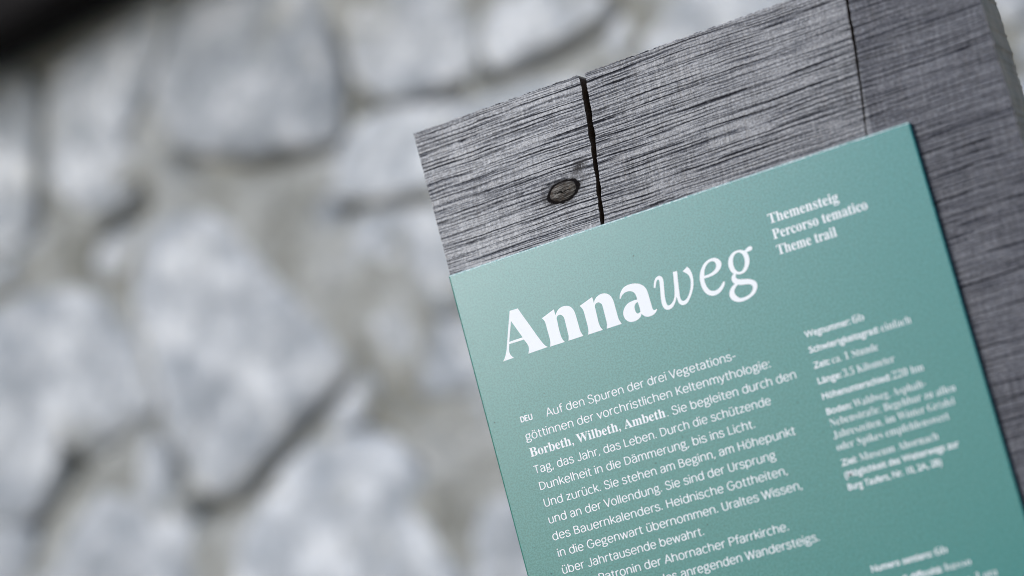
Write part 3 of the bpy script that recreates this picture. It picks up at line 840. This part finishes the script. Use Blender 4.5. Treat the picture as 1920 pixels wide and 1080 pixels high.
TRACK = .022
def grotesque(txt, size, w):
    """strips of the strokes: list of (points, layer) polygons in mm"""
    polys, x = [], 0.0
    def strip(p, lay):
        n = len(p)
        lft, rgt = [], []
        closed = n > 4 and abs(p[0][0] - p[-1][0]) + abs(p[0][1] - p[-1][1]) < 1e-6
        for i in range(n):
            a = p[max(0, i - 1)] if not (closed and i == 0) else p[-2]
            b = p[min(n - 1, i + 1)] if not (closed and i == n - 1) else p[1]
            dx, dy = b[0] - a[0], b[1] - a[1]
            l = math.hypot(dx, dy) or 1
            nx, ny = -dy / l * w / 2, dx / l * w / 2 * .92
            lft.append((p[i][0] + nx, p[i][1] + ny))
            rgt.append((p[i][0] - nx, p[i][1] - ny))
        for i in range(n - 1):
            polys.append(([lft[i], lft[i + 1], rgt[i + 1], rgt[i]], lay))
    for ch in txt:
        adv, strokes = G[ch]
        for k, (kind, p) in enumerate(strokes):
            p = [(q[0] + x, q[1]) for q in p]
            if kind == 'c':
                strip(spline(p), k)
            elif kind == 'l':
                for m, (a, b) in enumerate(zip(p, p[1:])):
                    dx, dy = b[0] - a[0], b[1] - a[1]
                    l = math.hypot(dx, dy)
                    e = w * .32 / l
                    a2 = a if m == 0 else (a[0] - dx * e, a[1] - dy * e)
                    b2 = b if m == len(p) - 2 else (b[0] + dx * e, b[1] + dy * e)
                    strip([a2, b2], k + 3 * (m % 2))
            else:
                polys.append((el(p[0][0], p[0][1], w * .68, w * .68, 0, 324, 9), k))
        x += adv + TRACK
    return [([(u * size, v * size) for u, v in pl], lay) for pl, lay in polys]


def line(runs, v, name='text_line', lift=.06):
    """runs: (text, style, size mm, u0, u1) set on the baseline v"""
    bm = bmesh.new()
    for txt, style, size, u0, u1 in runs:
        if style == 'light' or style == 'medium':
            polys = grotesque(txt, size * .95, .073 if style == 'light' else .135)
            x0, x1 = min(p[0] for pl, _ in polys for p in pl), max(p[0] for pl, _ in polys for p in pl)
            k = (u1 - u0) / (x1 - x0)
            for pl, lay in polys:
                bm.faces.new([bm.verts.new(P3(u0 + (x - x0) * k, v - y, -lift - .002 * lay)) for x, y in pl])
            continue
        vs, fs = text_verts(txt, style, size)
        x0, x1 = min(p[0] for p in vs), max(p[0] for p in vs)
        k = (u1 - u0) / (x1 - x0) if u1 is not None else XS[style]
        bv = [bm.verts.new(P3(u0 + (x - x0) * k, v - y, -lift)) for x, y in vs]
        for f in fs:
            try:
                bm.faces.new([bv[i] for i in f])
            except ValueError:
                pass
    return from_bm(name, bm, sign, M_PRINT)
XS = {'light': .9, 'bold': .9, 'serif': .8, 'serif_light': .8}

# the big word, drawn from its own outlines
def catmull(pts):
    out = []
    n = len(pts)
    for i in range(n):
        p1, p2 = pts[i], pts[(i + 1) % n]
        p0 = pts[i - 1] if not p1[2] else p1
        p3 = pts[(i + 2) % n] if not p2[2] else p2
        straight = p1[2] and p2[2]
        K = 1 if straight else 7
        for j in range(K):
            t = j / K
            c = []
            for a in (0, 1):
                m1 = (p2[a] - p0[a]) * .5
                m2 = (p3[a] - p1[a]) * .5
                c.append((2 * t**3 - 3 * t**2 + 1) * p1[a] + (t**3 - 2 * t**2 + t) * m1 + (-2 * t**3 + 3 * t**2) * p2[a] + (t**3 - t**2) * m2)
            out.append(tuple(c))
    return out
cu = bpy.data.curves.new('word', 'CURVE')
cu.dimensions = '2D'
cu.fill_mode = 'FRONT'
for ol in HEADLINE:
    pts = catmull(ol)
    sp = cu.splines.new('POLY')
    sp.points.add(len(pts) - 1)
    for q, (u, v) in zip(sp.points, pts):
        q.co = (u, -v, 0, 1)
    sp.use_cyclic_u = True
ob = bpy.data.objects.new('word', cu)
COL.objects.link(ob)
me = bpy.data.meshes.new_from_object(ob.evaluated_get(bpy.context.evaluated_depsgraph_get()))
for v_ in me.vertices:
    v_.co = P3(v_.co.x, -v_.co.y, -.06)
me.name = 'headline'
bpy.data.objects.remove(ob)
bpy.data.curves.remove(cu)
hl = link('headline', me, sign, M_PRINT)
hl['label'] = 'large white headline, its first half heavy and its second half thin italic'

# subtitle in three languages
for txt, u0, u1, v in (('Themensteig', 197.6, 239.4, 30.0), ('Percorso tematico', 197.6, 253.9, 39.1), ('Theme trail', 197.6, 233.0, 48.3)):
    line([(txt, 'serif', 8.1, u0, u1)], v, 'subtitle')

# body text
B0, BL, BS = 97.25, 10.0, 7.0
line([('DEU', 'medium', 4.9, 21.1, 28.9)], 96.2, 'language_tag')
def body(k, txt, u0, u1):
    line([(txt, 'light', BS, u0, u1)], B0 + BL * k)
body(0, 'Auf den Spuren der drei Vegetations-', 37.6, 157.6)
body(1, 'göttinnen der vorchristlichen Keltenmythologie:', 21.3, 175.8)
line([('Borbeth, Wilbeth, Ambeth', 'serif', 7.6, 21.5, 108.2), ('. Sie begleiten durch den', 'light', BS, 109.1, 188.4)], B0 + 2 * BL)
body(3, 'Tag, das Jahr, das Leben. Durch die schützende', 21.3, 170.4)
body(4, 'Dunkelheit in die Dämmerung, bis ins Licht.', 22.0, 157.6)
body(5, 'Und zurück. Sie stehen am Beginn, am Höhepunkt', 22.0, 179.2)
body(6, 'und an der Vollendung. Sie sind der Ursprung', 22.0, 164.4)
body(7, 'des Bauernkalenders. Heidnische Gottheiten,', 21.6, 168.6)
body(8, 'in die Gegenwart übernommen. Uraltes Wissen,', 22.2, 174.4)
body(9, 'über Jahrtausende bewahrt.', 22.2, 111.7)
body(10, 'Patronin der Ahornacher Pfarrkirche.', 43.2, 160.4)
body(11, 'des anregenden Wandersteigs.', 78.5, 175.7)

# facts column
F, FS = 199.6, 5.6
def fact(v, b, ub, r=None, ur=None, u1=None):
    runs = []
    if b:
        runs.append((b, 'bold', FS * .93, F, ub))
    if r:
        runs.append((r, 'serif_light', FS * 1.06, ur, u1))
    line(runs, v, 'fact_line')
fact(97.4, 'Wegnummer:', 226.6, '6b', 228.0, 234.6)
fact(106.3, 'Schwierigkeitsgrad:', 240.8, 'einfach', 242.2, 259.4)
fact(115.3, 'Zeit:', 209.2, 'ca. 1 Stunde', 210.6, 237.6)
fact(124.2, 'Länge:', 213.5, '3,5 Kilometer', 214.8, 244.6)
fact(133.1, 'Höhenunterschied:', 239.8, '220 hm', 241.0, 258.8)
fact(141.9, 'Boden:', 214.4, 'Waldweg, Asphalt-', 215.6, 257.4)
fact(148.6, None, 0, 'Nebenstraße; Begehbar zu allen', F, 272.6)
fact(155.5, None, 0, 'Jahreszeiten, im Winter Grödel', F, 270.0)
fact(162.4, None, 0, 'oder Spikes empfehlenswert', F, 264.8)
fact(171.3, 'Ziel:', 208.9, 'Museum Ahornach', 210.4, 256.0)
fact(178.2, '(Möglichkeit des Weiterwegs zur', 265.8)
fact(185.1, 'Burg Taufers, Nr. 10, 2A, 2B)', 253.8)
fact(231.6, 'Numero sentiero:', 234.9, '6b', 236.4, 243.4)
fact(240.9, 'Grado di difficoltà:', 237.9, 'basso', 239.4, 254.0)
fact(249.8, 'Tempo di percorrenza:', 245.0, 'ca. 1 ora', 246.4, 266.2)
